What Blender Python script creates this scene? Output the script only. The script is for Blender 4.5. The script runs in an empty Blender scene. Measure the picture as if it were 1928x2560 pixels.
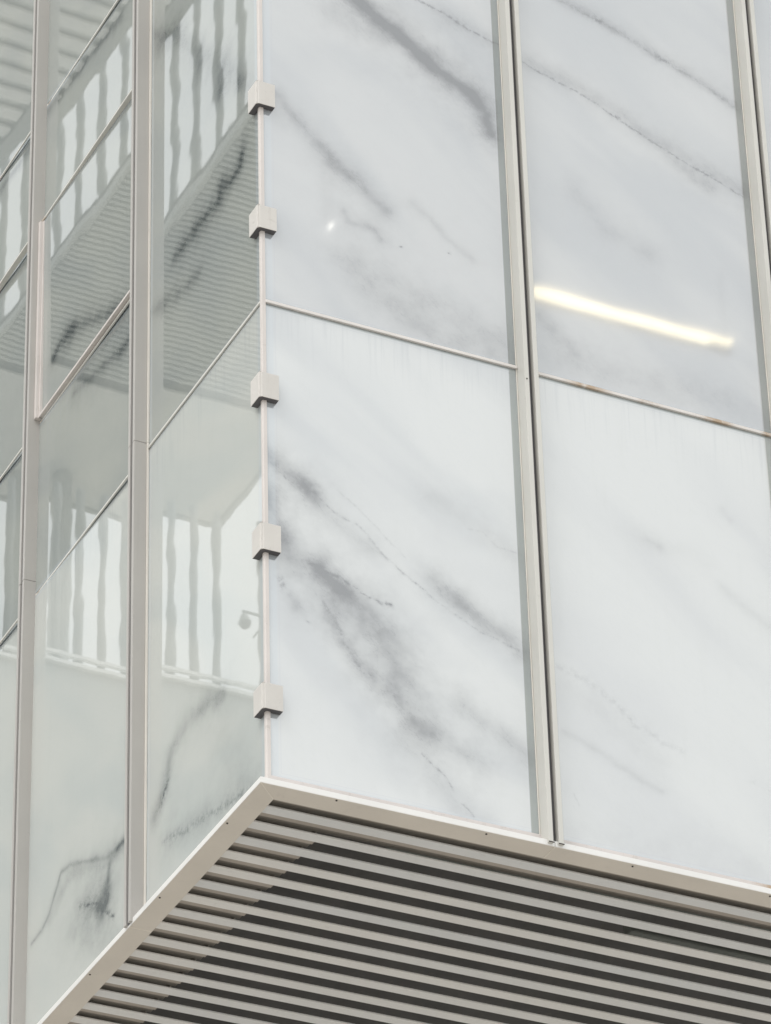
import bpy, bmesh, math, random
from mathutils import Matrix, Vector
random.seed(7)
R = math.radians
CAM_POS = (-7.3425, -15.7619, 1.6003)
CAM_ROT = [[0.898836, -0.223338, -0.377113], [-0.43759, -0.505757, -0.743455], [-0.024687, 0.833265, -0.552323]]
LENS = 202.094
H = 11.583   # height of the fascia's underside above the pavement

scene = bpy.context.scene
# ---------------------------------------------------------------- camera
cd = bpy.data.cameras.new('camera'); cam = bpy.data.objects.new('camera', cd)
scene.collection.objects.link(cam); scene.camera = cam
cd.sensor_fit = 'HORIZONTAL'; cd.sensor_width = 36.0; cd.lens = LENS
cd.clip_start = 0.1; cd.clip_end = 3000
cam.matrix_world = Matrix.Translation(CAM_POS) @ Matrix(CAM_ROT).to_4x4()
# ---------------------------------------------------------------- sky and sun
SUN_EL, SUN_AZ = 52.0, 243.0          # compass-style azimuth, measured clockwise from +Y
SKY_STRENGTH = 0.145
CLOUD = 8.5                            # cloud brightness before SKY_STRENGTH
SUN_STRENGTH = 0.6
world = bpy.data.worlds.new('World'); scene.world = world; world.use_nodes = True
wn = world.node_tree; wn.nodes.clear()
sky = wn.nodes.new('ShaderNodeTexSky'); sky.sky_type = 'NISHITA'; sky.sun_disc = False
sky.sun_elevation = R(SUN_EL); sky.sun_rotation = R(SUN_AZ)
sky.air_density = 1.0; sky.dust_density = 6.0; sky.ozone_density = 1.0
hs = wn.nodes.new('ShaderNodeHueSaturation'); hs.inputs['Saturation'].default_value = 0.12
bg = wn.nodes.new('ShaderNodeBackground'); bg.inputs['Strength'].default_value = SKY_STRENGTH
wo = wn.nodes.new('ShaderNodeOutputWorld')
cm = wn.nodes.new('ShaderNodeMix'); cm.data_type = 'RGBA'      # bright high overcast over the clear sky
tc = wn.nodes.new('ShaderNodeTexCoord'); cn = wn.nodes.new('ShaderNodeTexNoise'); cn.inputs['Scale'].default_value = 1.6; cn.inputs['Detail'].default_value = 4
cr = wn.nodes.new('ShaderNodeMapRange'); cr.inputs[1].default_value = .3; cr.inputs[2].default_value = .7; cr.inputs[3].default_value = CLOUD * .95; cr.inputs[4].default_value = CLOUD * 1.05
wn.links.new(tc.outputs['Generated'], cn.inputs['Vector']); wn.links.new(cn.outputs[0], cr.inputs[0])
cx = wn.nodes.new('ShaderNodeCombineColor'); m1 = wn.nodes.new('ShaderNodeMath'); m1.operation = 'MULTIPLY'; m1.inputs[1].default_value = .968
wn.links.new(cr.outputs[0], m1.inputs[0]); wn.links.new(m1.outputs[0], cx.inputs[0]); wn.links.new(cr.outputs[0], cx.inputs[1]); wn.links.new(cr.outputs[0], cx.inputs[2])
cm.inputs['Factor'].default_value = .75
wn.links.new(sky.outputs[0], hs.inputs['Color']); wn.links.new(hs.outputs[0], cm.inputs[6]); wn.links.new(cx.outputs[0], cm.inputs[7]); wn.links.new(cm.outputs[2], bg.inputs['Color'])
wn.links.new(bg.outputs[0], wo.inputs[0])
sd = bpy.data.lights.new('sun', 'SUN'); sd.energy = SUN_STRENGTH; sd.angle = R(20); sd.color = (1, .98, .95)
sun = bpy.data.objects.new('sun', sd); scene.collection.objects.link(sun)
az, el = R(SUN_AZ), R(SUN_EL)
tosun = Vector((math.sin(az) * math.cos(el), math.cos(az) * math.cos(el), math.sin(el)))
sun.rotation_euler = tosun.to_track_quat('Z', 'Y').to_euler(); sun.location = (0, -30, 60)
scene.view_settings.view_transform = 'Standard'; scene.view_settings.look = 'None'
scene.view_settings.exposure = 0.22; scene.view_settings.gamma = 1.0
scene.view_settings.use_curve_mapping = False

# ---------------------------------------------------------------- node helpers
class NT:
    def __init__(s, name):
        s.m = bpy.data.materials.new(name); s.m.use_nodes = True
        s.t = s.m.node_tree; s.t.nodes.clear(); s.N = s.t.nodes
    def link(s, a, b): s.t.links.new(a, b)
    def put(s, sock, v):
        if isinstance(v, bpy.types.NodeSocket): s.link(v, sock)
        else: sock.default_value = v
    def math(s, op, a, b=None, c=None, clamp=False):
        n = s.N.new('ShaderNodeMath'); n.operation = op; n.use_clamp = clamp
        for i, v in enumerate((a, b, c)):
            if v is not None: s.put(n.inputs[i], v)
        return n.outputs[0]
    def vmath(s, op, a, b=None, scale=None):
        n = s.N.new('ShaderNodeVectorMath')
        if op == 'MULTIPLY_ADD3':      # keeps the vein layers in order of evaluation
            n.operation = 'MULTIPLY_ADD'; s.link(a, n.inputs[0]); n.inputs[1].default_value = (1e-7,) * 3; s.link(b, n.inputs[2]); return n.outputs[0]
        n.operation = op
        s.put(n.inputs[0], a)
        if b is not None: s.put(n.inputs[1], b)
        if scale is not None: s.put(n.inputs['Scale'], scale)
        return n.outputs[0] if op not in ('LENGTH',) else n.outputs['Value']
    def mapping(s, v, loc=(0, 0, 0), rot=(0, 0, 0), scl=(1, 1, 1), kind='POINT'):
        n = s.N.new('ShaderNodeMapping'); n.vector_type = kind
        s.link(v, n.inputs[0]); n.inputs[1].default_value = loc; n.inputs[2].default_value = rot; n.inputs[3].default_value = scl
        return n.outputs[0]
    def noise(s, v, scale, detail=3, rough=.5, color=False, dist=0):
        n = s.N.new('ShaderNodeTexNoise'); s.link(v, n.inputs['Vector'])
        n.inputs['Scale'].default_value = scale; n.inputs['Detail'].default_value = detail
        n.inputs['Roughness'].default_value = rough; n.inputs['Distortion'].default_value = dist
        return n.outputs[1 if color else 0]
    def remap(s, v, a, b, c=0., d=1., smooth=True):
        n = s.N.new('ShaderNodeMapRange'); n.interpolation_type = 'SMOOTHSTEP' if smooth else 'LINEAR'
        s.put(n.inputs[0], v)
        for i, x in enumerate((a, b, c, d)): n.inputs[i + 1].default_value = x
        return n.outputs[0]
    def sep(s, v):
        n = s.N.new('ShaderNodeSeparateXYZ'); s.link(v, n.inputs[0]); return n.outputs
    def comb(s, x, y, z):
        n = s.N.new('ShaderNodeCombineXYZ')
        for i, v in enumerate((x, y, z)): s.put(n.inputs[i], v)
        return n.outputs[0]
    def mix(s, f, a, b, mode='MIX'):
        n = s.N.new('ShaderNodeMix'); n.data_type = 'RGBA'; n.blend_type = mode
        s.put(n.inputs['Factor'], f)
        for k, v in ((6, a), (7, b)):
            if isinstance(v, bpy.types.NodeSocket): s.link(v, n.inputs[k])
            else: n.inputs[k].default_value = (*v, 1) if len(v) == 3 else v
        return n.outputs[2]
    def coord(s): return s.N.new('ShaderNodeTexCoord').outputs['Object']
    def world(s): return s.N.new('ShaderNodeNewGeometry').outputs['Position']
    def rnd(s): return s.N.new('ShaderNodeObjectInfo').outputs['Random']
    def bump(s, h, strength, dist):
        n = s.N.new('ShaderNodeBump'); n.inputs['Strength'].default_value = strength
        n.inputs['Distance'].default_value = dist; s.link(h, n.inputs['Height']); return n.outputs[0]
    def principled(s, col, rough=.5, ior=1.5, normal=None, metal=0, coat=0, emis=None, estr=0, alpha=None):
        n = s.N.new('ShaderNodeBsdfPrincipled')
        s.put(n.inputs['Base Color'], (*col, 1) if isinstance(col, tuple) else col)
        s.put(n.inputs['Roughness'], rough); n.inputs['IOR'].default_value = ior
        n.inputs['Metallic'].default_value = metal; n.inputs['Coat Weight'].default_value = coat
        if normal is not None: s.link(normal, n.inputs['Normal'])
        if emis: n.inputs['Emission Color'].default_value = (*emis, 1); n.inputs['Emission Strength'].default_value = estr
        o = s.N.new('ShaderNodeOutputMaterial'); s.link(n.outputs[0], o.inputs[0]); return n

def painted(name, col, rough=.45, var=.06, dirt=.12, speck=True, rust=None, ior=1.45, rnd=0.):
    t = NT(name); w = t.world()
    c = t.mix(t.remap(t.noise(w, 3.1, 4), .3, .7), tuple(x * (1 - var) for x in col), tuple(min(1, x * (1 + var * .5)) for x in col))
    # rain streaks and grime
    st = t.noise(t.mapping(w, scl=(26, 26, 1.1)), 1.0, 4, .6)
    c = t.mix(t.remap(st, .55, .8, 0, dirt), c, (.22, .185, .15))
    gr = t.noise(w, 47, 3, .7)
    c = t.mix(t.remap(gr, .58, .8, 0, dirt * .8), c, (.25, .21, .18))
    if speck:
        sc = t.noise(w, 11, 5, .75, dist=1.5)      # scuffs
        c = t.mix(t.remap(sc, .60, .72, 0, dirt * 1.3), c, (.30, .27, .23))
        sp = t.noise(w, 120, 1, .5)
        c = t.mix(t.remap(sp, .80, .84, 0, .6), c, (.06, .05, .045))
    if rnd:
        f = t.remap(t.rnd(), 0, 1, 0, 1, False)
        c = t.mix(f, c, t.mix(1.0, c, (1 - rnd, 1 - rnd * .75, 1 - rnd * .4), 'MULTIPLY'))
    if rust:
        x = t.sep(w)[rust[0]]; acc = None
        for a, b in rust[1]:
            m = t.math('MULTIPLY', t.remap(x, a, a + (b - a) * .45), t.remap(x, b - (b - a) * .5, b, 1, 0))
            acc = m if acc is None else t.math('MAXIMUM', acc, m)
        acc = t.math('MULTIPLY', acc, t.remap(t.noise(w, 9, 4, .7), .35, .6, .1, .7))
        c = t.mix(acc, c, (.34, .20, .07))
    b = t.bump(t.noise(w, 220, 2), .15, .0006)
    t.principled(c, rough, ior, b)
    return t.m

M = {}
M['cream']   = painted('cream_painted_aluminium', (.61, .595, .555), .38, .03, .10)
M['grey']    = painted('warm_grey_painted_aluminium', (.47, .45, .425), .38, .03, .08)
M['strip']   = painted('white_painted_aluminium', (.80, .785, .765), .42, .03, .07)
M['under']   = painted('beige_painted_underside', (.70, .64, .565), .5, .04, .07)
M['bead']    = painted('pinkish_sealant_bead', (.66, .61, .58), .6, .06, .22)
M['beadleft']= painted('cream_gasket', (.74, .70, .64), .5, .05, .12)
M['transom'] = painted('stained_transom_paint', (.74, .70, .67), .5, .06, .12, rust=(0, [(1.66, 2.02), (2.1, 2.3), (2.42, 2.80), (2.85, 2.95)]))
M['transomleft'] = painted('left_transom_paint', (.66, .645, .60), .45, .05, .2, rust=(1, [(2.88, 2.99), (3.1, 3.2)]))
M['sill']    = painted('dirty_sill_paint', (.64, .59, .57), .55, .06, .3, rust=(0, [(2.50, 2.9)]))
M['clamp']   = painted('clamp_plate_paint', (.63, .60, .565), .5, .05, .2)
M['groove']  = painted('dark_groove_gasket', (.10, .095, .10), .55, .1, .05, speck=False)
M['slat']    = painted('slat_paint', (.77, .745, .71), .5, .03, .10, rnd=.10)
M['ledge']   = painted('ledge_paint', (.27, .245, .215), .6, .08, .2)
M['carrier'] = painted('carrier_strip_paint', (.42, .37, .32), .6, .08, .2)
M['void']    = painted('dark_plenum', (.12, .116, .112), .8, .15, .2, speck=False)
M['screw']   = painted('dark_screw', (.05, .04, .035), .5, .1, 0, speck=False)
M['joint']   = painted('pale_joint_sealant', (.80, .74, .66), .6, .05, .1)
M['duct']    = painted('plenum_duct', (.17, .18, .165), .6, .1, .1, speck=False)

VEINS_AND_MIRRORED_BANDS = {
 'R0U': [(0.1043, 0.2, 1, [(0.59, 4.942), (0.823, 4.83), (1.078, 4.657), (1.286, 4.508)]), (0.0087, 0.5, 1, [(0.792, 4.831), (0.808, 4.82)]), (0.0065, 0.4, 1, [(0.853, 4.794), (0.874, 4.784)]), (0.0087, 0.35, 1, [(1.037, 4.646), (1.051, 4.637)]), (0.0087, 0.4, 1, [(1.175, 5.015), (1.201, 5.002)]), (0.0065, 0.35, 1, [(0.997, 5.073), (1.016, 5.066)]), (0.0478, 0.2, 1, [(0.403, 3.807), (0.493, 3.758)]), (0.0043, 0.4, 1, [(0.78, 3.388), (0.789, 3.389)]), (0.0043, 0.4, 1, [(1.057, 3.438), (1.066, 3.438)]), (0.0522, 0.42, -1.6, [(0.544, 4.982), (0.683, 4.892), (0.802, 4.828), (1.044, 4.642), (1.25, 4.551), (1.326, 4.437), (1.354, 4.314)]), (0.0174, 0.3, 1, [(0.59, 4.948), (0.801, 4.823), (0.915, 4.738), (1.044, 4.637), (1.17, 4.578), (1.263, 4.528)]), (0.0057, 0.42, 1, [(0.926, 5.087), (1.009, 5.075), (1.092, 5.048), (1.187, 5.008), (1.329, 4.965), (1.413, 4.949)]), (0.0565, 0.13, 1, [(1.068, 5.053), (1.258, 4.98), (1.413, 4.935)]), (0.0239, 0.22, 1, [(0.091, 4.178), (0.202, 4.03), (0.337, 3.916), (0.449, 3.817), (0.561, 3.727), (0.707, 3.618)]), (0.0652, 0.08, 1, [(0.202, 4.03), (0.449, 3.822), (0.695, 3.588)]), (0.0174, 0.2, 1, [(0.47, 3.518), (0.491, 3.46), (0.634, 3.461), (0.678, 3.403)]), (0.0348, 0.08, 1, [(0.491, 3.46), (0.657, 3.448)]), (0.0196, 0.12, 1, [(0.859, 3.705), (0.971, 3.623), (1.038, 3.54), (1.196, 3.447)]), (0.0978, 0.13, 1, [(0.481, 3.215), (0.657, 3.041), (0.991, 2.865), (1.422, 2.79)]), (0.1304, 0.1, 1, [(0.773, 3.126), (1.405, 2.936)]), (0.0652, 0.07, 1, [(0.4, 4.835), (0.586, 4.776)])], 
 'R1U': [(0.0087, 0.2, 1, [(1.805, 5.408), (2.041, 5.328), (2.154, 5.307), (2.234, 5.267), (2.442, 5.19), (2.575, 5.144), (2.72, 5.088), (2.873, 5.006)]), (0.0478, 0.17, 1.6, [(1.805, 5.408), (2.041, 5.328), (2.234, 5.267), (2.442, 5.19), (2.72, 5.088), (2.873, 5.006)]), (0.013, 0.35, 1, [(2.029, 5.329), (2.051, 5.323)]), (0.0152, 0.35, 1, [(2.425, 5.193), (2.465, 5.186)]), (0.0057, 0.36, 1, [(1.562, 4.87), (1.641, 4.838), (1.723, 4.824), (1.864, 4.777), (1.994, 4.74), (2.106, 4.683), (2.236, 4.635), (2.346, 4.583), (2.488, 4.519), (2.662, 4.459), (2.784, 4.424), (2.876, 4.385)]), (0.0565, 0.14, 1, [(1.563, 4.889), (1.866, 4.811), (2.109, 4.726), (2.348, 4.611), (2.665, 4.493), (2.879, 4.424)]), (0.0478, 0.14, 1, [(2.476, 4.487), (2.594, 4.402), (2.691, 4.378)]), (0.0087, 0.35, 1, [(2.09, 4.692), (2.131, 4.68)]), (0.0087, 0.3, 1, [(2.648, 4.463), (2.685, 4.455)]), (0.0783, 0.08, 1, [(1.84, 4.081), (2.022, 3.898), (2.258, 3.812)]), (0.0478, 0.13, 1, [(1.58, 3.19), (1.691, 3.07), (1.781, 3.02)]), (0.1196, 0.09, 1, [(1.684, 2.941), (2.154, 2.95), (2.75, 2.943)])], 
 'R0L': [(0.0057, 0.2, 1, [(0.021, 1.875), (0.116, 1.772), (0.21, 1.751), (0.274, 1.733), (0.369, 1.656), (0.508, 1.6), (0.633, 1.481), (0.76, 1.375), (0.887, 1.284), (0.971, 1.247), (1.045, 1.209), (1.164, 1.158), (1.378, 1.097)]), (0.0043, 0.1, 1, [(0.396, 1.787), (0.513, 1.701), (0.64, 1.583), (0.757, 1.493)]), (0.0565, 0.3, 1, [(0.017, 1.907), (0.084, 1.831), (0.17, 1.784), (0.244, 1.746)]), (0.0304, 0.28, 1, [(0.18, 1.787), (0.244, 1.739)]), (0.0391, 0.12, 1, [(0.275, 1.696), (0.424, 1.572), (0.573, 1.496)]), (0.0565, 0.36, 1, [(0.014, 1.649), (0.059, 1.522), (0.105, 1.43)]), (0.0076, 0.42, 1, [(0.235, 1.32), (0.309, 1.302), (0.404, 1.274), (0.489, 1.243), (0.542, 1.211), (0.614, 1.191), (0.668, 1.191)]), (0.0478, 0.38, 1.0, [(0.29, 1.295), (0.395, 1.219), (0.437, 1.196)]), (0.0826, 0.2, 1, [(0.12, 1.319), (0.289, 1.26), (0.499, 1.132), (0.624, 0.982), (0.672, 0.791)]), (0.1087, 0.13, 1, [(0.393, 1.15), (0.579, 1.061), (0.723, 0.871), (0.822, 0.627)]), (0.0087, 0.25, 1, [(0.306, 1.112), (0.347, 1.055), (0.382, 0.996), (0.418, 0.915), (0.459, 0.838), (0.51, 0.772), (0.55, 0.771)]), (0.0522, 0.2, 1, [(0.327, 1.043), (0.418, 0.915), (0.51, 0.797), (0.565, 0.765)]), (0.013, 0.3, 1, [(0.074, 1.182), (0.102, 1.185), (0.095, 1.151)]), (0.0217, 0.22, 1, [(0.141, 1.097), (0.163, 1.051)]), (0.0174, 0.3, 1, [(0.698, 0.677), (0.708, 0.649)]), (0.0065, 0.3, 1, [(0.377, 0.988), (0.39, 0.982)]), (0.0076, 0.25, 1, [(0.215, 0.988), (0.223, 0.983)]), (0.0435, 0.16, 1, [(0.654, 0.696), (0.756, 0.567), (0.819, 0.527), (0.922, 0.485), (1.028, 0.465), (1.133, 0.413)]), (0.0283, 0.24, 1, [(0.771, 0.56), (0.819, 0.527), (0.855, 0.52)]), (0.0048, 0.25, 1, [(0.808, 0.392), (0.86, 0.36), (0.926, 0.299), (0.961, 0.231)]), (0.0048, 0.2, 1, [(1.016, 0.169), (1.068, 0.127), (1.088, 0.096)]), (0.0978, 0.1, 1, [(0.731, 0.429), (0.9, 0.293), (1.082, 0.074)]), (0.0565, 0.2, 1, [(0.901, 1.379), (1.006, 1.314), (1.07, 1.284), (1.167, 1.232), (1.274, 1.174), (1.378, 1.104)]), (0.0239, 0.26, 1, [(1.045, 1.301), (1.083, 1.28)]), (0.0039, 0.08, 1, [(1.11, 1.741), (1.188, 1.749), (1.274, 1.68), (1.394, 1.676)]), (0.0652, 0.07, 1, [(0.908, 1.893), (1.189, 1.769), (1.39, 1.64)]), (0.0565, 0.13, 1, [(1.048, 0.713), (1.142, 0.646), (1.301, 0.574), (1.404, 0.509)])], 
 'R1L': [(0.0152, 0.17, 1, [(1.58, 1.073), (1.735, 1.024), (1.875, 0.946), (1.989, 0.836), (2.154, 0.764), (2.25, 0.75)]), (0.087, 0.08, 1, [(1.622, 0.956), (1.868, 0.832), (2.093, 0.659)]), (0.0174, 0.17, 1, [(1.595, 0.695), (1.772, 0.638), (1.922, 0.563), (2.004, 0.521), (2.11, 0.485)]), (0.0196, 0.2, 1, [(2.135, 1.954), (2.198, 1.932)]), (0.0652, 0.05, 1, [(2.089, 1.967), (2.457, 1.918)]), (0.0174, 0.13, 1, [(2.589, 2.261), (2.632, 2.208)]), (0.0261, 0.12, 1, [(2.551, 1.776), (2.706, 1.672), (2.816, 1.608)]), (0.013, 0.1, 1, [(2.648, 0.658), (2.741, 0.63)]), (0.1304, 0.08, 1, [(1.643, 0.134), (1.969, 0.119), (2.638, 0.155)]), (0.0039, 0.12, 1, [(1.625, 0.361), (1.652, 0.301)])], 
 'L0U': [(0.0545, 0.5, 1, [(1.418, 5.564), (1.239, 5.448), (1.084, 5.373)]), (0.0606, 0.28, 1, [(1.04, 5.312), (0.867, 5.082), (0.723, 4.912), (0.561, 4.79), (0.453, 4.679), (0.352, 4.54), (0.261, 4.424), (0.137, 4.292)]), (0.0364, 0.5, 1, [(0.468, 4.685), (0.49, 4.605), (0.491, 4.522)]), (0.0182, 0.45, 1, [(0.261, 4.424), (0.277, 4.366)]), (0.0364, 0.35, 1, [(0.76, 4.987), (0.76, 4.89)]), (0.0273, 0.6, 1, [(0.224, 3.906), (0.26, 3.843), (0.355, 3.827), (0.496, 3.891), (0.527, 3.808), (0.675, 3.823), (0.851, 3.845)]), (0.0394, 0.3, 1, [(0.496, 3.891), (0.527, 3.818)]), (0.0727, 0.2, 1, [(0.224, 3.906), (0.38, 3.832), (0.66, 3.807), (1.002, 3.828)]), (0.0273, 0.42, 1, [(0.851, 3.845), (1.002, 3.828), (1.092, 3.834)]), (0.0364, 0.3, 1, [(0.784, 3.517), (0.96, 3.537), (1.18, 3.6), (1.405, 3.682)])], 
 'L0L': [(0.0424, 0.26, 1, [(0.486, 0.809), (0.675, 0.841), (0.852, 0.88), (1.037, 0.864), (1.134, 0.803), (1.158, 0.691), (1.231, 0.614), (1.319, 0.556)]), (0.0152, 0.45, 1, [(1.167, 0.671), (1.206, 0.624), (1.245, 0.588)]), (0.0152, 0.25, 1, [(0.174, 0.124), (0.364, 0.15), (0.562, 0.197), (0.753, 0.244), (0.952, 0.284), (1.194, 0.36)]), (0.0788, 0.15, 1, [(0.174, 0.124), (0.562, 0.197), (1.107, 0.337)]), (0.1212, 0.08, 1, [(0.489, 0.543), (0.307, 0.292)])], 
 'L1L': [(0.0212, 0.3, 1, [(1.701, 0.631), (1.808, 0.629), (1.963, 0.649), (2.229, 0.765), (2.413, 0.84), (2.526, 0.848), (2.609, 0.76), (2.676, 0.676), (2.766, 0.632), (2.903, 0.619)]), (0.0273, 0.7, 1, [(1.691, 0.624), (1.757, 0.635), (1.814, 0.632)]), (0.0152, 0.5, 1, [(2.263, 0.53), (2.087, 0.452), (1.997, 0.382), (1.93, 0.395), (1.911, 0.449)]), (0.0394, 0.75, 1, [(1.986, 0.373), (1.945, 0.384)]), (0.0667, 0.55, 1, [(2.029, 0.403), (1.947, 0.437)]), (0.0364, 0.4, 1, [(1.918, 0.502), (1.9, 0.584)]), (0.0152, 0.5, 1, [(1.976, 0.358), (1.85, 0.26)]), (0.1212, 0.28, 1, [(2.193, 0.503), (1.946, 0.391)]), (0.1212, 0.14, 1, [(2.375, 0.432), (1.744, 0.079)]), (0.0727, 0.18, 1, [(1.757, 0.626), (2.015, 0.643), (2.389, 0.786), (2.653, 0.661)])], 
 'L1M': [(0.0242, 0.38, 1, [(1.747, 3.721), (1.819, 3.712), (2.099, 3.772), (2.482, 3.837)]), (0.0242, 0.45, 1, [(1.797, 3.716), (1.835, 3.71)]), (0.1212, 0.2, 1, [(1.778, 3.88), (2.4, 3.938)])], 
 'L1V': [(0.0242, 0.5, 1, [(2.77, 4.279), (2.677, 4.312), (2.553, 4.299), (2.5, 4.298)]), (0.0242, 0.3, 1, [(2.5, 4.298), (2.207, 4.16), (1.989, 4.072), (1.731, 4.013)]), (0.0303, 0.7, 1, [(2.576, 4.301), (2.518, 4.301)]), (0.0667, 0.2, 1, [(2.705, 4.275), (2.412, 4.261), (1.837, 4.027)])], 
 'L1W': [(0.0364, 0.35, 1, [(1.885, 6.088), (2.241, 6.135), (2.665, 6.168), (2.913, 6.185)])],  # dark reflected band, as of the canopy edge, put into the pane's colour
 'L2W': [(0.0303, 0.4, 1, [(3.314, 6.168), (3.544, 6.157), (3.738, 6.158)])],  # same reflected dark band painted on in the next bay
 'L2M': [(0.0242, 0.4, 1, [(3.294, 4.503), (3.5, 4.528), (3.664, 4.551)]), (0.1212, 0.2, 1, [(3.237, 4.147), (3.543, 4.145)])]}


def marble(name, key, a0, a1, z0, z1, side):
    """white marble-look glass: veins and painted mirrored bands at their own places in the pane, clouding, pale laminated edge, wavy reflections"""
    t = NT(name); co = t.coord(); s = t.sep(co)
    A = s[0] if side == 'R' else s[1]; Z = s[2]
    p = t.comb(A, Z, 0.)
    k = 1.0 if side == 'R' else .6
    w1 = t.vmath('SCALE', t.vmath('SUBTRACT', t.noise(p, 5, 3, .55, True), (.5, .5, .5)), scale=.045 * k)
    w2 = t.vmath('SCALE', t.vmath('SUBTRACT', t.noise(p, 33, 4, .65, True), (.5, .5, .5)), scale=.009 * k * k)
    q = t.vmath('ADD', t.vmath('ADD', p, w1), w2)
    q = t.vmath('MULTIPLY', q, (1, 1, 0))
    seed = sum(ord(ch) for ch in name)
    pm = t.vmath('ADD', p, (seed * 1.37, seed * .71, 0))
    ragged = t.remap(t.noise(pm, 9, 3, .55), .25, .75, .6, 1.6, False)      # width of the vein wanders
    beads = t.remap(t.noise(pm, 24, 4, .7), .36, .68, .15, 1.45)             # thin veins break into beads
    soft = t.remap(t.noise(pm, 6, 4, .6), .3, .7, .6, 1.2)
    dark = None
    for w, st, asym, pts in VEINS_AND_MIRRORED_BANDS.get(key, []):
        if dark is not None: q = t.vmath('MULTIPLY_ADD3', dark, q)
        dm = None; thin = w < .016; w = max(w, .003) * (1.0 if side == 'R' else 1.45)
        wide = w > .045
        st = min(.96, st * ((1.35 if thin else 2.2 if wide else 1.7) if side == 'R' else 1.3) * (.55 if key == 'R1L' else 1))
        w *= (1.45 if thin else 1.2 if wide else 1.7) if side == 'R' else (.62 if key == 'L1L' else 1.1)
        for (ax, az_), (bx, bz) in zip(pts[:-1], pts[1:]):
            L = math.hypot(bx - ax, bz - az_); ang = math.atan2(bz - az_, bx - ax)
            m = t.mapping(q, ((ax + bx) / 2, (az_ + bz) / 2, 0), (0, 0, ang), (w, w, 1), 'TEXTURE')
            ss = t.sep(m)
            e = t.math('MAXIMUM', t.math('SUBTRACT', t.math('ABSOLUTE', ss[0]), L / 2 / w), 0.)
            v = ss[1]
            if abs(asym) > 1: v = t.math('MAXIMUM', v, t.math('MULTIPLY', v, -asym)) if asym > 0 else t.math('MAXIMUM', t.math('MULTIPLY', v, -1.), t.math('MULTIPLY', v, -asym))
            d = t.math('ADD', t.math('MULTIPLY', e, e), t.math('MULTIPLY', v, v))
            dm = d if dm is None else t.math('MINIMUM', dm, d)
        dm = t.math('DIVIDE', dm, ragged)
        g = t.math('POWER', t.math('ADD', dm, 1.), -1.55)
        g = t.math('MULTIPLY', g, t.math('MULTIPLY', beads if thin else soft, st))
        g = t.math('SUBTRACT', 1., g, clamp=True)
        dark = g if dark is None else t.math('MULTIPLY', dark, g)
    vein = t.math('SUBTRACT', 1., dark, clamp=True) if dark is not None else None
    # clouding drawn out along the bedding, plus tiny flecks
    ang = R(-38) if side == 'R' else R(35)
    pr = t.mapping(pm, rot=(0, 0, ang), scl=(1.2, .5, 1), kind='TEXTURE')
    cl = t.noise(pr, .95, 2.5, .45, dist=.4)
    cl2 = t.noise(t.mapping(pm, rot=(0, 0, ang), scl=(.5, .085, 1), kind='TEXTURE'), 1.0, 4, .6)
    base = (.465, .47, .48) if side == 'R' else (.36, .38, .355)
    if side == 'L' and key[2] == 'L': base = (.56, .575, .545)
    if key in ('R0L', 'R1L'): base = (.565, .575, .575)
    cool = (.385, .398, .42) if side == 'R' else (.31, .335, .325)
    if side == 'L' and key[2] == 'L': cool = (.50, .53, .515)
    if key == 'R0L': cool = (.465, .48, .495)
    if key == 'R1L': cool = (.51, .52, .53)
    c = t.mix(t.remap(cl, .38, .68), base, cool)
    c = t.mix(t.remap(cl2, .55, .85, 0, .07), c, (.42, .43, .46))
    c = t.mix(t.remap(t.noise(pm, 70, 2, .5), .765, .80, 0, .22), c, (.2, .2, .22))
    if vein is not None:
        vcol = (.033, .036, .045) if side == 'R' else (.05, .065, .07)
        c = t.mix(t.math('MINIMUM', t.math('MULTIPLY', vein, 1.12), .93), c, vcol)
        # hairline veinlets and flecks gathered in the smoky zones
        rg = t.noise(t.mapping(t.vmath('ADD', pm, w2), rot=(0, 0, ang - .12), scl=(.55, .20, 1), kind='TEXTURE'), 1.5, 6, .68)
        ln_ = t.remap(t.math('ABSOLUTE', t.math('SUBTRACT', rg, .5)), 0, .014, 1, 0)
        zone = t.remap(vein, .06, .5, .02, .24)
        c = t.mix(t.math('MULTIPLY', ln_, zone), c, vcol)
        fl = t.noise(t.mapping(pm, rot=(0, 0, ang), scl=(1.7, 1, 1), kind='TEXTURE'), 46, 2, .6)
        c = t.mix(t.math('MULTIPLY', t.remap(fl, .66, .72), t.remap(vein, .15, .6, 0, .28)), c, vcol)
    # laminated edge margin: cooler, slightly darker, with a fine line
    dl = t.math('SUBTRACT', A, a0); dr = t.math('SUBTRACT', a1, A)
    db = t.math('SUBTRACT', Z, z0); dt = t.math('SUBTRACT', z1, Z)
    ev = t.math('MINIMUM', dl, dr); eh = t.math('MINIMUM', db, dt)
    e = t.math('MINIMUM', t.math('SUBTRACT', ev, .03) if key[1] == '0' else t.math('ADD', ev, .02), eh)
    c = t.mix(t.remap(e, .012, .028, .34, 0), c, (.44, .50, .56))
    if side == 'R':     # margin multiplied darker and grey-green down the far edge, thin one under the upper frame
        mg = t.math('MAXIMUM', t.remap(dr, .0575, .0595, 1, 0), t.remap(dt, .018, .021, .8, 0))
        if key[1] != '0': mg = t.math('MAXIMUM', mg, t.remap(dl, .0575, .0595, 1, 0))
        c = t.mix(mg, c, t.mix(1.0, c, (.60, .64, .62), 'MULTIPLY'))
    ln = t.math('COMPARE', e, .030, .0022)
    c = t.mix(t.math('MULTIPLY', ln, .20), c, (.36, .38, .46))
    # drip streaks under the upper frame
    dn = t.noise(t.mapping(pm, scl=(38, 1.6, 1)), 1.0, 3, .6)
    fade = t.math('MULTIPLY', t.remap(dt, .0, .42, 1, 0), t.remap(dn, .48, .74))
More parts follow.
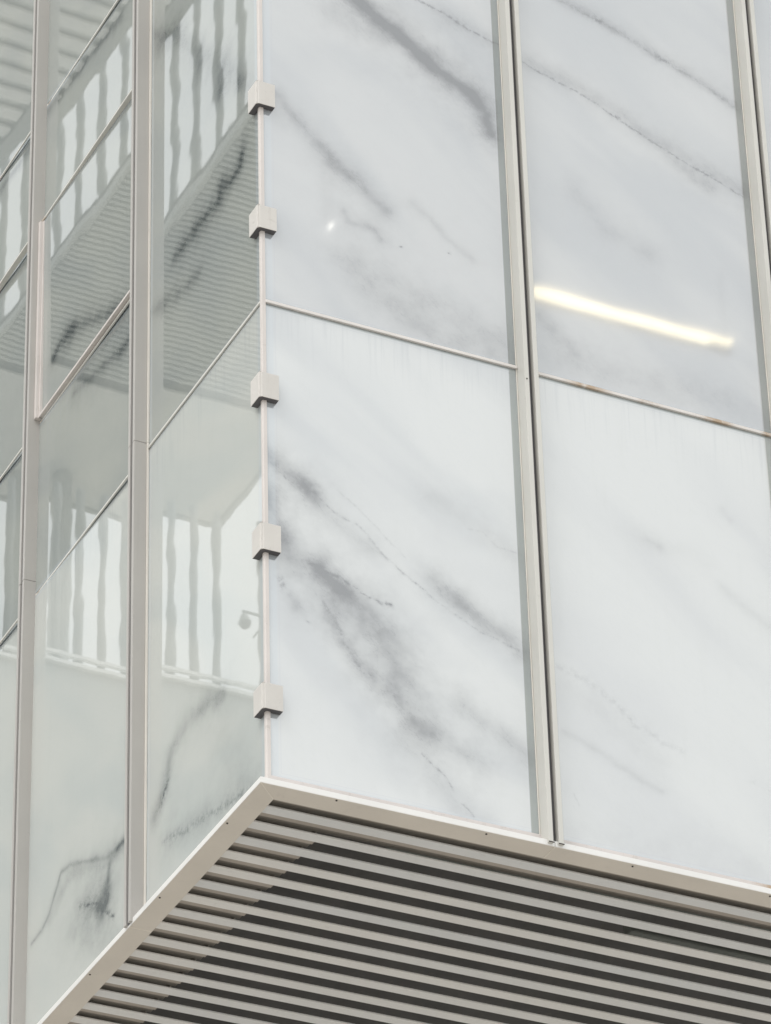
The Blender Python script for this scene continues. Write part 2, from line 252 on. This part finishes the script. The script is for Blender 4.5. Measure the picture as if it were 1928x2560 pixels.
    c = t.mix(t.math('MULTIPLY', fade, .30), c, (.33, .35, .38))
    film = t.noise(t.mapping(pm, scl=(9, 1.2, 1)), 1.4, 4, .6)
    c = t.mix(t.remap(film, .5, .8, 0, .08), c, (.42, .42, .40))
    # roller waves in the toughened glass
    wv = t.noise(t.mapping(pm, scl=(2.0, 2.2, 1)), 1.3, 1.5, .4)
    b = t.bump(wv, 1.0, .00030 if side == 'L' else .00012)
    t.principled(c, .012 if side == 'L' else .031, {'L': 2.15, 'M': 2.5}.get(key[2], 2.75) if side == 'L' else 3.0, b)
    return t.m

# ---------------------------------------------------------------- mesh helpers
def box(bm, x0, x1, y0, y1, z0, z1):
    v = [bm.verts.new(c) for c in ((x0, y0, z0), (x1, y0, z0), (x1, y1, z0), (x0, y1, z0), (x0, y0, z1), (x1, y0, z1), (x1, y1, z1), (x0, y1, z1))]
    for f in ((3, 2, 1, 0), (4, 5, 6, 7), (0, 1, 5, 4), (1, 2, 6, 5), (2, 3, 7, 6), (3, 0, 4, 7)):
        bm.faces.new([v[i] for i in f])
def prism(bm, poly, axis, a, b):
    """extrude a 2-D outline along an axis (0,1,2); poly holds the two other coordinates in order"""
    def P(q, t):
        l = list(q); l.insert(axis, t); return l
    lo = [bm.verts.new(P(q, a)) for q in poly]; hi = [bm.verts.new(P(q, b)) for q in poly]
    n = len(poly)
    for i in range(n): bm.faces.new((lo[i], lo[(i + 1) % n], hi[(i + 1) % n], hi[i]))
    bm.faces.new(lo[::-1]); bm.faces.new(hi)
def tube(bm, a, b, r, n=10):
    a, b = Vector(a), Vector(b); d = (b - a); q = d.to_track_quat('Z', 'Y')
    rings = [[bm.verts.new(p + q @ Vector((r * math.cos(2 * math.pi * i / n), r * math.sin(2 * math.pi * i / n), 0))) for i in range(n)] for p in (a, b)]
    for i in range(n): bm.faces.new((rings[0][i], rings[0][(i + 1) % n], rings[1][(i + 1) % n], rings[1][i]))
    bm.faces.new(rings[0][::-1]); bm.faces.new(rings[1])
def obj(name, bm, mat, parent=None, bevel=0., loc=None):
    if isinstance(bm, bmesh.types.BMesh):
        bmesh.ops.recalc_face_normals(bm, faces=bm.faces)
        me = bpy.data.meshes.new(name); bm.to_mesh(me); bm.free(); me.materials.append(mat)
    else: me = bm
    o = bpy.data.objects.new(name, me); scene.collection.objects.link(o)
    if parent is not None: o.parent = parent
    if loc: o.location = loc
    if bevel:
        m = o.modifiers.new('edge', 'BEVEL'); m.width = bevel; m.segments = 2; m.limit_method = 'ANGLE'; m.angle_limit = R(40)
    return o
def thing(name, label, cat, loc=(0, 0, 0), group=None):
    o = bpy.data.objects.new(name, None); scene.collection.objects.link(o); o.location = loc
    o['label'] = label; o['category'] = cat
    if group: o['group'] = group
    return o
def B(*a):
    bm = bmesh.new(); box(bm, *a); return bm
def structure(name, bm, mat):
    o = obj(name, bm, mat); o['kind'] = 'structure'; return o

# ---------------------------------------------------------------- ground
tg = NT('paving_concrete'); w = tg.world()
gc = tg.mix(tg.remap(tg.noise(w, .5, 5), .3, .7), (.50, .475, .44), (.41, .39, .36))
br = tg.N.new('ShaderNodeTexBrick'); tg.link(w, br.inputs['Vector']); br.inputs['Scale'].default_value = 1.0
br.inputs['Brick Width'].default_value = 1.2; br.inputs['Row Height'].default_value = .6; br.inputs['Mortar Size'].default_value = .006
gc = tg.mix(br.outputs['Fac'], gc, (.12, .115, .11)); tg.principled(gc, .8)
structure('ground', B(-500, 500, -500, 500, -.3, 0), tg.m)

# ---------------------------------------------------------------- the building with marble glass
bld = thing('marble_glass_building', 'white marble glass building corner overhanging with pale frames and a slatted soffit', 'building', (0, 0, H))
ZR = [.085, 2.812, 6.235, 9.05]                       # joints of the main rows
XB = [0., 1.467, 2.977, 4.487, 5.997]                 # right mullion centres
YB = [0., 1.467, 3.003, 4.54, 6.08, 7.62]             # left mullion centres
MD, MW = .082, .082                                   # mullion depth and width
GAP = .006
TILT = [0., .995, 1.75, 1.75, 1.75]                   # the left panes stand at slightly different angles
# right panes
for k in range(4):
    x0 = XB[k] + (.010 if k == 0 else MW / 2 - .012); x1 = XB[k + 1] - MW / 2 + .012
    for r in range(3):
        z0, z1 = ZR[r] + (GAP if r else -.02), ZR[r + 1] - GAP
        key = 'R%d%s' % (k, 'LUT'[r])
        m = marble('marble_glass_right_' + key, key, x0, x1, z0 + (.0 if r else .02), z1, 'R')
        bm = B(x0, x1, 0, .022, z0, z1)
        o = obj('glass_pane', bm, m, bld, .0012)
        if r < 2 and k < 2:
            o['label'] = ['pane with dark smoky veins at the corner above the soffit', 'pane with a broad grey vein at its top beside the corner',
                          'palest pane with two faint veins above the soffit', 'pane with fine beaded veins and a bright streak reflected'][k * 2 + r]
# left panes
for k in range(5):
    y0 = YB[k] + (.010 if k == 0 else MW / 2 - .012); y1 = YB[k + 1] - MW / 2 + .012
    rows = [(.085, 2.812, 'L'), (2.812, 6.235, 'U'), (6.235, 9.05, 'T')] if k == 0 else \
           [(.085, 2.800, 'L'), (2.800, 3.948, 'M'), (3.948, 5.362, 'V'), (5.362, 6.236, 'W'), (6.236, 9.05, 'T')]
    for z0, z1, c in rows:
        z0 = z0 + GAP if z0 > 1 else z0 - .02; z1 -= GAP
        key = 'L%d%s' % (k, c)
        m = marble('marble_glass_left_' + key, key, y0, y1, z0, z1, 'L')
        bm = B(0, .022, y0, y1, z0, z1)
        yc = (y0 + y1) / 2
        bmesh.ops.rotate(bm, verts=bm.verts, cent=(0, yc, 0), matrix=Matrix.Rotation(R(TILT[k]), 3, 'Z'))
        if key == 'L1V':      # the opening vent leans out a little at its head
            bmesh.ops.rotate(bm, verts=bm.verts, cent=(0, yc, z0), matrix=Matrix.Rotation(R(-.55), 3, 'Y'))
        o = obj('glass_pane', bm, m, bld, .0012)
        if key == 'L1L': o['label'] = 'pane with a dark ink-like blot near its foot'
        if key == 'L0U': o['label'] = 'tall pane mirroring wavy poles and a slatted canopy'

def hframe(bm, F, c, z0, z1):
    """mullion section: two flanges with a dark groove between; F maps (along, outward, z)"""
    h = MW / 2; fl = .026
    poly = [(-h, 0), (-h, MD), (-h + fl, MD), (-h + fl, .028), (h - fl, .028), (h - fl, MD), (h, MD), (h, 0)]
    lo = [bm.verts.new(F(c + a, o_, z0)) for a, o_ in poly]; hi = [bm.verts.new(F(c + a, o_, z1)) for a, o_ in poly]
    n = len(poly)
    for i in range(n): bm.faces.new((lo[i], lo[(i + 1) % n], hi[(i + 1) % n], hi[i]))
    for ring in (lo, hi):
        for q in ((0, 1, 2, 3), (0, 3, 4, 7), (4, 5, 6, 7)): bm.faces.new([ring[i] for i in q])
FR = lambda a, o_, z: (a, -o_, z)
FL = lambda a, o_, z: (-o_, a, z)
def fbox(bm, F, a0, a1, o0, o1, z0, z1):
    p, q = F(a0, o0, z0), F(a1, o1, z1)
    box(bm, min(p[0], q[0]), max(p[0], q[0]), min(p[1], q[1]), max(p[1], q[1]), z0, z1)
for F, cs, splice in ((FR, XB[1:], {}), (FL, YB[1:], {1: 2.846, 2: 2.886})):
    for i, c in enumerate(cs, 1):
        zs = splice.get(i, 6.3)
        top = 9.06
        bot = .012
        for a, b in ((bot, zs - .0012), (zs + .0012, top)):
            bm = bmesh.new(); hframe(bm, F, c, a, b)
            mu = obj('mullion', bm, M['cream'] if F is FR else M['grey'], bld, .0018)
            bm = bmesh.new(); fbox(bm, F, c - MW / 2 + .027, c + MW / 2 - .027, .0285, .072 if F is FL else .050, a + .002, b)
            obj('groove_gasket', bm, M['groove'], mu)
            # glazing bead on the side the camera sees, wider on its lower length on the left front
            for sgn in (-1, 1):
                s0, s1 = c + sgn * (MW / 2 + .001), c + sgn * (MW / 2 + (.012 if F is FL else .006))
                bm = bmesh.new(); fbox(bm, F, min(s0, s1), max(s0, s1), .001, .012 if F is FL else .007, a + (.07 if a < 1 else 0), b)
                obj('glazing_bead', bm, M['beadleft'], mu, .001)
        # dark weep slots at the mullion foot
        bm = bmesh.new()
        if F is FR:
            bm.free()
            for s in (-.027, .027):
                bm = bmesh.new(); fbox(bm, F, c + s - .015, c + s + .015, MD + .0005, MD + .003, .012, .017)
                obj('weep_slot', bm, M['screw'], bld)
# transoms
def bar(F, a0, a1, z, mat, h=.017, d=.014, name='transom'):
    bm = bmesh.new(); fbox(bm, F, a0, a1, .0005, d, z - h / 2, z + h / 2)
    o = obj(name, bm, mat, bld, .0015)
    bm = bmesh.new(); fbox(bm, F, a0, a1, .0008, d * .45, z + h / 2 + .0005, z + h / 2 + .006)
    obj('transom_gasket', bm, M['groove'], o)
for z in (2.812, 6.235):
    for k in range(4): bar(FR, XB[k] + (.012 if k == 0 else MW / 2 + .001), XB[k + 1] - MW / 2 - .001, z, M['transom'])
    bar(FL, .012, YB[1] - MW / 2 - .001, z, M['transomleft'], .014, .010)
for k in range(1, 5):
    for z in (2.80, 3.948, 5.362, 6.236): bar(FL, YB[k] + MW / 2 + .013, YB[k + 1] - MW / 2 - .001, z, M['transomleft'], .013, .032 if z == 5.362 else .010)
# opening vent in the second left bay: proud pinkish frame
a0, a1, z0, z1 = YB[1] + MW / 2 + .013, YB[2] - MW / 2 - .001, 3.96, 5.35
a1v = a1
for nm, (p0, p1, q0, q1) in dict(side=(a1v - .026, a1v, z0, z1), foot=(a0, a1v - .027, z0, z0 + .014)).items():
    bm = bmesh.new(); fbox(bm, FL, p0, p1, .0, .048 if nm == 'side' else .032, q0, q1)
    fbox(bm, FL, p0 if nm == 'foot' else p0 - .012, p1 if nm == 'foot' else p0 - .0005, .0, .03, q0 + (.0155 if nm == 'foot' else 0.), q1 if nm == 'side' else q0 + .020)
    obj('vent_frame', bm, M['bead'], bld, .002)
# corner post and clamps
bm = bmesh.new()
prism(bm, [(.014, .004), (-.004, .016), (-.010, .010), (-.010, -.005), (-.005, -.011), (.014, -.011)], 2, .04, 9.05)
obj('corner_post', bm, M['bead'], bld, .0015)
bm = bmesh.new()
prism(bm, [(.0165, .0), (.0148, -.0), (.0148, -.004), (.0165, -.004)], 2, .06, 9.05)
obj('sealant_line', bm, M['groove'], bld)
CZ = [(.427, .567), (1.313, 1.465), (2.203, 2.352), (3.243, 3.385), (4.040, 4.188), (5.02, 5.165), (5.9, 6.05), (6.9, 7.05), (7.9, 8.05)]
for i, (za, zb) in enumerate(CZ):
    bm = bmesh.new(); o_, L, tin, ch = .038, .068, .035, .014
    poly = [(L, -o_), (-o_ + ch, -o_), (-o_, -o_ + ch), (-o_, L), (-tin, L), (-tin, -tin), (L, -tin)]
    prism(bm, poly, 2, za, zb)
    cl = obj('corner_clamp', bm, M['clamp'], bld, .0015)
    if i == 2: cl['label'] = 'clamp with a wrinkled skin of sealant at its top'
    bm = bmesh.new()
    box(bm, -.0345, L - .001, -.0345, -.001, za + .001, zb - .010); box(bm, -.0345, -.001, -.0008, L - .001, za + .001, zb - .010)
    obj('clamp_pad', bm, M['groove'], cl)
    bm = bmesh.new(); r = random.Random(i)                      # ragged sealant round the post above and below
    for zz, s in ((zb, 1),):
        for q in range(5):
            x = r.uniform(-.03, .045); h = r.uniform(.003, .011)
            bmesh.ops.create_icosphere(bm, subdivisions=1, radius=r.uniform(.003, .006), matrix=Matrix.Translation((x, -.014 - r.uniform(0, .012), zz + s * h * .3)) @ Matrix.Diagonal((1.6, .8, .8, 1)))
    obj('sealant_smear', bm, M['bead'], cl)
# sill and fascia, mitred at the corner, one length per bay
FO, FI, FH = .068, .050, .032
def fascia(F, a0, a1, mitre, mstrip, munder):
    def ring(o_, z, a): return F(a, o_, z)
    bm = bmesh.new()   # vertical white front
    sh = lambda a, o_: (-o_ if mitre else a)
    P = lambda o_, z, a, first: bm.verts.new(F(sh(a, o_) if first else a, o_, z))
    sec = [(FO, .0015), (FO, FH), (.020, FH + .003), (.020, .0015)]
    lo = [P(o_, z, a0, True) for o_, z in sec]; hi = [P(o_, z, a1, False) for o_, z in sec]
    for i in range(4): bm.faces.new((lo[i], lo[(i + 1) % 4], hi[(i + 1) % 4], hi[i]))
    bm.faces.new(lo); bm.faces.new(hi[::-1])
    f = obj('fascia_trim', bm, mstrip, bld, .0012)
    bm = bmesh.new()
    sec = [(FO - .0015, 0), (FO - .0015, .0012), (-FI, .0012), (-FI, .09), (-FI - .003, .09), (-FI - .003, 0)]
    lo = [P(o_, z, a0, True) for o_, z in sec]; hi = [P(o_, z, a1, False) for o_, z in sec]
    n = len(sec)
    for i in range(n): bm.faces.new((lo[i], lo[(i + 1) % n], hi[(i + 1) % n], hi[i]))
    bm.faces.new([lo[i] for i in (0, 1, 2, 5)]); bm.faces.new([lo[i] for i in (2, 3, 4, 5)])
    bm.faces.new([hi[i] for i in (0, 1, 2, 5)]); bm.faces.new([hi[i] for i in (2, 3, 4, 5)])
    obj('fascia_underside', bm, munder, bld)
    bm = bmesh.new(); fbox(bm, F, max(a0, .012), a1, .002, .012, .04, .086)
    obj('sill', bm, M['sill'], bld, .001)
for F, cs in ((FR, XB), (FL, YB)):
    for k in range(len(cs) - 1):
        fascia(F, cs[k] if k == 0 else cs[k] + .001, cs[k + 1] - .001, k == 0, M['strip'], M['under'])
        if k:   # sealed joint across the underside
            bm = bmesh.new(); fbox(bm, F, cs[k] - .0022, cs[k] + .0022, -FI, FO - .002, -.0015, .0018)
            obj('joint_seal', bm, M['joint'], bld)
bm = bmesh.new()
v = [bm.verts.new(c) for c in ((-FO + .004, -FO + .001, -.001), (-FO + .001, -FO + .004, -.001), (FI - .001, FI + .002, -.001), (FI + .002, FI - .001, -.001))]
v2 = [bm.verts.new((x.co.x, x.co.y, .0015)) for x in v]
bm.faces.new(v); bm.faces.new(v2)
for i in range(4): bm.faces.new((v[i], v[(i + 1) % 4], v2[(i + 1) % 4], v2[i]))
obj('joint_seal', bm, M['joint'], bld)
# screws in the underside
bm = bmesh.new(); tube(bm, (0, 0, -.0035), (0, 0, .001), .0048, 10)
bmesh.ops.recalc_face_normals(bm, faces=bm.faces); sme = bpy.data.meshes.new('screw'); bm.to_mesh(sme); bm.free(); sme.materials.append(M['screw'])
for x, y in ((-.052, .341), (-.052, 1.132), (-.052, 2.0), (.325, -.056), (1.109, -.050), (1.895, -.048), (2.652, -.05), (3.4, -.05)):
    obj('screw', sme, None, bld, loc=(x, y, 0))
bm = bmesh.new(); tube(bm, (0, 0, 0), (0, .004, 0), .004, 8)
obj('screw', bm, M['screw'], bld, loc=(XB[1] - MW / 2 + .012, -MD - .003, 2.70))
# soffit slats
SX0, SX1 = FI + .004, 6.0
bm = bmesh.new(); h = .033
prism(bm, [(-h, 0), (h, 0), (h, .007), (-h, .007)], 0, SX0, SX1)
bmesh.ops.recalc_face_normals(bm, faces=bm.faces); slm = bpy.data.meshes.new('soffit_slat'); bm.to_mesh(slm); bm.free(); slm.materials.append(M['slat'])
for i in range(46):
    obj('soffit_slat', slm, None, bld, loc=(0, .1745 + .1555 * i + random.uniform(-.0015, .0015), .014 + random.uniform(-.001, .001)))
# perimeter ledges above the slats, and the dark plenum
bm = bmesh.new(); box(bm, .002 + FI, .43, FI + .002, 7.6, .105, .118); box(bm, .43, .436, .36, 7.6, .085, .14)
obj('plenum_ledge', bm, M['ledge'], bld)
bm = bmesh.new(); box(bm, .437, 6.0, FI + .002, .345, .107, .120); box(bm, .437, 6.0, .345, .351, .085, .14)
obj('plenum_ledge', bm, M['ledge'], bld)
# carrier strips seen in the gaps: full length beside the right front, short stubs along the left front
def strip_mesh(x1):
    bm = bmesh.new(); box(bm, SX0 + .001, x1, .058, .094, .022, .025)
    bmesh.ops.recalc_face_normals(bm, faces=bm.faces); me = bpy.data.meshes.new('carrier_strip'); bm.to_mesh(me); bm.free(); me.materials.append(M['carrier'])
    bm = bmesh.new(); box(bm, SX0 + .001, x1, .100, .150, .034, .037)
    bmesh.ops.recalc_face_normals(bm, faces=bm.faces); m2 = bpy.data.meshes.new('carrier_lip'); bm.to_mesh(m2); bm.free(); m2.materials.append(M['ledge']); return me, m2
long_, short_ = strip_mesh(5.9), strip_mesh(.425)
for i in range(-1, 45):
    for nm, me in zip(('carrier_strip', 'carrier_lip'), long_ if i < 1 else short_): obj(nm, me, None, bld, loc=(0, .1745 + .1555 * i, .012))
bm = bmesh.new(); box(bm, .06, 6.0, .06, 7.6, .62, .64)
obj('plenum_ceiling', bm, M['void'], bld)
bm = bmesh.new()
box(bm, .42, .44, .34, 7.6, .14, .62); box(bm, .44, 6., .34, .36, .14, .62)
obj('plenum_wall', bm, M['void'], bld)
for (x0, x1, y0, y1) in ((.9, 6., .52, .60), (2.4, 6., .86, .95)):
    obj('plenum_duct', B(x0, x1, y0, y1, .20, .27), M['duct'], bld, .01)
# unseen box added behind the glass to block light, the roof, and the set-back wall that carries the overhang
bm = bmesh.new(); box(bm, .03, 6., .03, 7.6, .65, 9.0)
obj('inner_light_block', bm, M['void'], bld)
obj('roof', B(-.1, 6.1, -.1, 7.75, 9.07, 9.25), M['cream'], bld, .01)
tw = NT('setback_wall_render'); ww = tw.world()
cc = tw.mix(tw.remap(tw.noise(ww, .8, 5), .3, .7), (.42, .42, .41), (.34, .34, .335)); tw.principled(cc, .7)
obj('ground_storey_wall', B(2.6, 6., 4.6, 7.6, -H + .002, .6), tw.m, bld)

# ---------------------------------------------------------------- across the court: what the left panes mirror
MG = painted('court_grey_paint', (.42, .43, .415), .6, .04, .05, speck=False)
MP = painted('court_pole_paint', (.30, .31, .30), .5, .05, .05, speck=False)
MS = painted('court_canopy_slat', (.62, .62, .59), .6, .04, .05, speck=False)
MDK = painted('court_dark_deck', (.10, .10, .10), .7, .04, .05, speck=False)
MR = painted('court_white_rail', (.8, .8, .78), .4, .02, .03, speck=False)
wing = thing('neighbouring_wing', 'grey rendered wing closing the court, seen only as a reflection in the left panes', 'building', (0, 12, 0))
wz = H + 8.50
obj('wall', B(-15, -1.2, 0, 6, .002, wz - .06), MG, wing)
obj('light_bounce_roof', B(-15, -1.2, .26, 6.0, wz - .058, wz - .03), MR, wing)  # unseen white top, added to bounce light up onto the canopy undersides
obj('coping', B(-15, -1.2, -.05, .25, wz - .058, wz - .02), MR, wing, .005)
scr = thing('pole_screen', 'row of short grey poles on the wall top, mirrored in the lower left panes', 'screen', (0, 12.05, wz - .02))
obj('rail', B(-8.6, -2.6, -.02, .02, .10, .13), MR, scr)
def pole_mesh(top, r_):
    bm = bmesh.new(); tube(bm, (0, 0, .0), (0, 0, top), r_, 12)
    bmesh.ops.recalc_face_normals(bm, faces=bm.faces); me = bpy.data.meshes.new('pole'); bm.to_mesh(me); bm.free(); me.materials.append(MP); return me
low = pole_mesh(1.80, .036)
for i in range(22):
    if i != 9: obj('pole', low, None, scr, loc=(-(3.52 + .208 * i), .05, .0))
post = thing('post_row', 'row of slender grey posts on the canopy edge, mirrored wavy in the upper left panes', 'screen', (-6.30, 13.95, H + 16.162))
high = pole_mesh(5.5, .043)
for i in range(-3, 13): obj('pole', high, None, post, loc=(0, .535 * i, 0))
obj('rail', B(-.02, .02, -1.7, 6.3, 5.5, 5.56), MP, post)
def canopy(name, label, x0, x1, y0, y1, z, pitch=.32, e=.04, deck=None, slat=None, sl=True, ys=None):
    ys = ys or y1
    t = thing(name, label, 'canopy', (0, 0, z))
    obj('deck', B(x0, x1, y0, y1, .09, .16), deck or MG, t)
    bm = bmesh.new()
    for a in ((x0 - .01, x0 + e, y0, y1), (x1 - e, x1 + .01, y0, y1)): box(bm, *a, 0, .088)
    for a in ((x0 + e, x1 - e, y0 - .01, y0 + e), (x0 + e, x1 - e, y1 - e, y1 + .01)): box(bm, *a, 0, .088)
    obj('edge_beam', bm, MG, t)
    if sl:
        n = int((ys - y0 - .2) / pitch); bm = B(x0 + e + .02, x1 - e - .02, -pitch * .27, pitch * .27, .02, .055)
        me = bpy.data.meshes.new('canopy_slat'); bm.to_mesh(me); bm.free(); me.materials.append(slat or MS)
        for i in range(n): obj('canopy_slat', me, None, t, loc=(0, y0 + .12 + pitch * i, 0))
    if ys < y1: obj('soffit_board', B(x0 + e + .01, x1 - e - .01, ys, y1 - e - .01, .03, .06), MS, t)
    # two slender columns down to the ground
    for yy in (y0 + .5, y1 - .5):
        bm = bmesh.new(); tube(bm, ((x0 + x1) / 2, yy, -z + .002), ((x0 + x1) / 2, yy, .088), .12, 14)
        obj('column', bm, MG, t)
    return t
canopy('slatted_canopy', 'narrow slatted canopy high over the court, mirrored in the left panes', -8.88, -6.21, 11.7, 20.25, H + 16, .092, .04, MDK, MG, ys=18.1)
canopy('slatted_canopy', 'canopy beside the building, mirrored in the top left panes', -5.04, -1.6, 11.7, 20.25, H + 16, .27, .14, MR, MR)
# security camera hung from the pole screen
sc_ = thing('security_camera', 'small dome security camera on an arm, mirrored beside the corner post', 'security camera', (-5.285, 11.75, H + 8.98))
bm = bmesh.new(); tube(bm, (-.35, 0, .16), (.02, 0, .16), .014, 8); tube(bm, (-.35, 0, .16), (-.35, .33, .16), .014, 8); tube(bm, (0, 0, .10), (0, 0, .17), .014, 8)
obj('arm', bm, MP, sc_)
bm = bmesh.new(); bmesh.ops.create_cone(bm, cap_ends=True, segments=16, radius1=.062, radius2=.035, depth=.09, matrix=Matrix.Translation((0, 0, .07)))
obj('housing', bm, MP, sc_)
bm = bmesh.new(); bmesh.ops.create_uvsphere(bm, u_segments=16, v_segments=10, radius=.056, matrix=Matrix.Translation((0, 0, .02)))
obj('dome', bm, M['groove'], sc_)
sc_.scale = (.62, 1, .8)

# ---------------------------------------------------------------- lit strip lamp high across the street, mirrored in the right panes
def emitter(name, col, s):
    t = NT(name); t.principled((.8, .78, .7), .4, emis=col, estr=s); return t.m
def strip_lamp(label, x0, x1, z0, z1, s, y=-18.0):
    t = thing('strip_lamp', label, 'lamp', ((x0 + x1) / 2, y, H + z0), 'street lamps mirrored in the glass')
    hx, hz = (x1 - x0) / 2, z1 - z0
    bm = bmesh.new(); box(bm, -hx, hx, .012, .05, hz - .05, hz)
    if hx > .5: obj('reflector', B(-hx, hx - .3, .0, .010, .02, hz - .051), emitter('lit_reflector', (1, .88, .62), 2.3), t)
    obj('tube', bm, emitter('lit_tube', (1, .87, .58) if hx > .5 else (1, .97, .9), s), t)
    if hx > .5: obj('housing', B(-hx - .02, hx + .02, -.06, -.002, 0, hz + .04), MR, t)
    for a in (-hx + .05, hx - .05):
        bm = bmesh.new(); tube(bm, (a, -.03, hz + .04), (a, -.03, hz + 1.0), .004, 6)
        obj('cable', bm, M['screw'], t)
strip_lamp('long lit strip lamp whose reflection crosses the upper right pane', 11.70, 14.23, 18.45, 18.60, 3.1)
strip_lamp('tiny lit lamp whose reflection glints in the corner pane', 9.196, 9.214, 18.50, 18.69, 5.5)
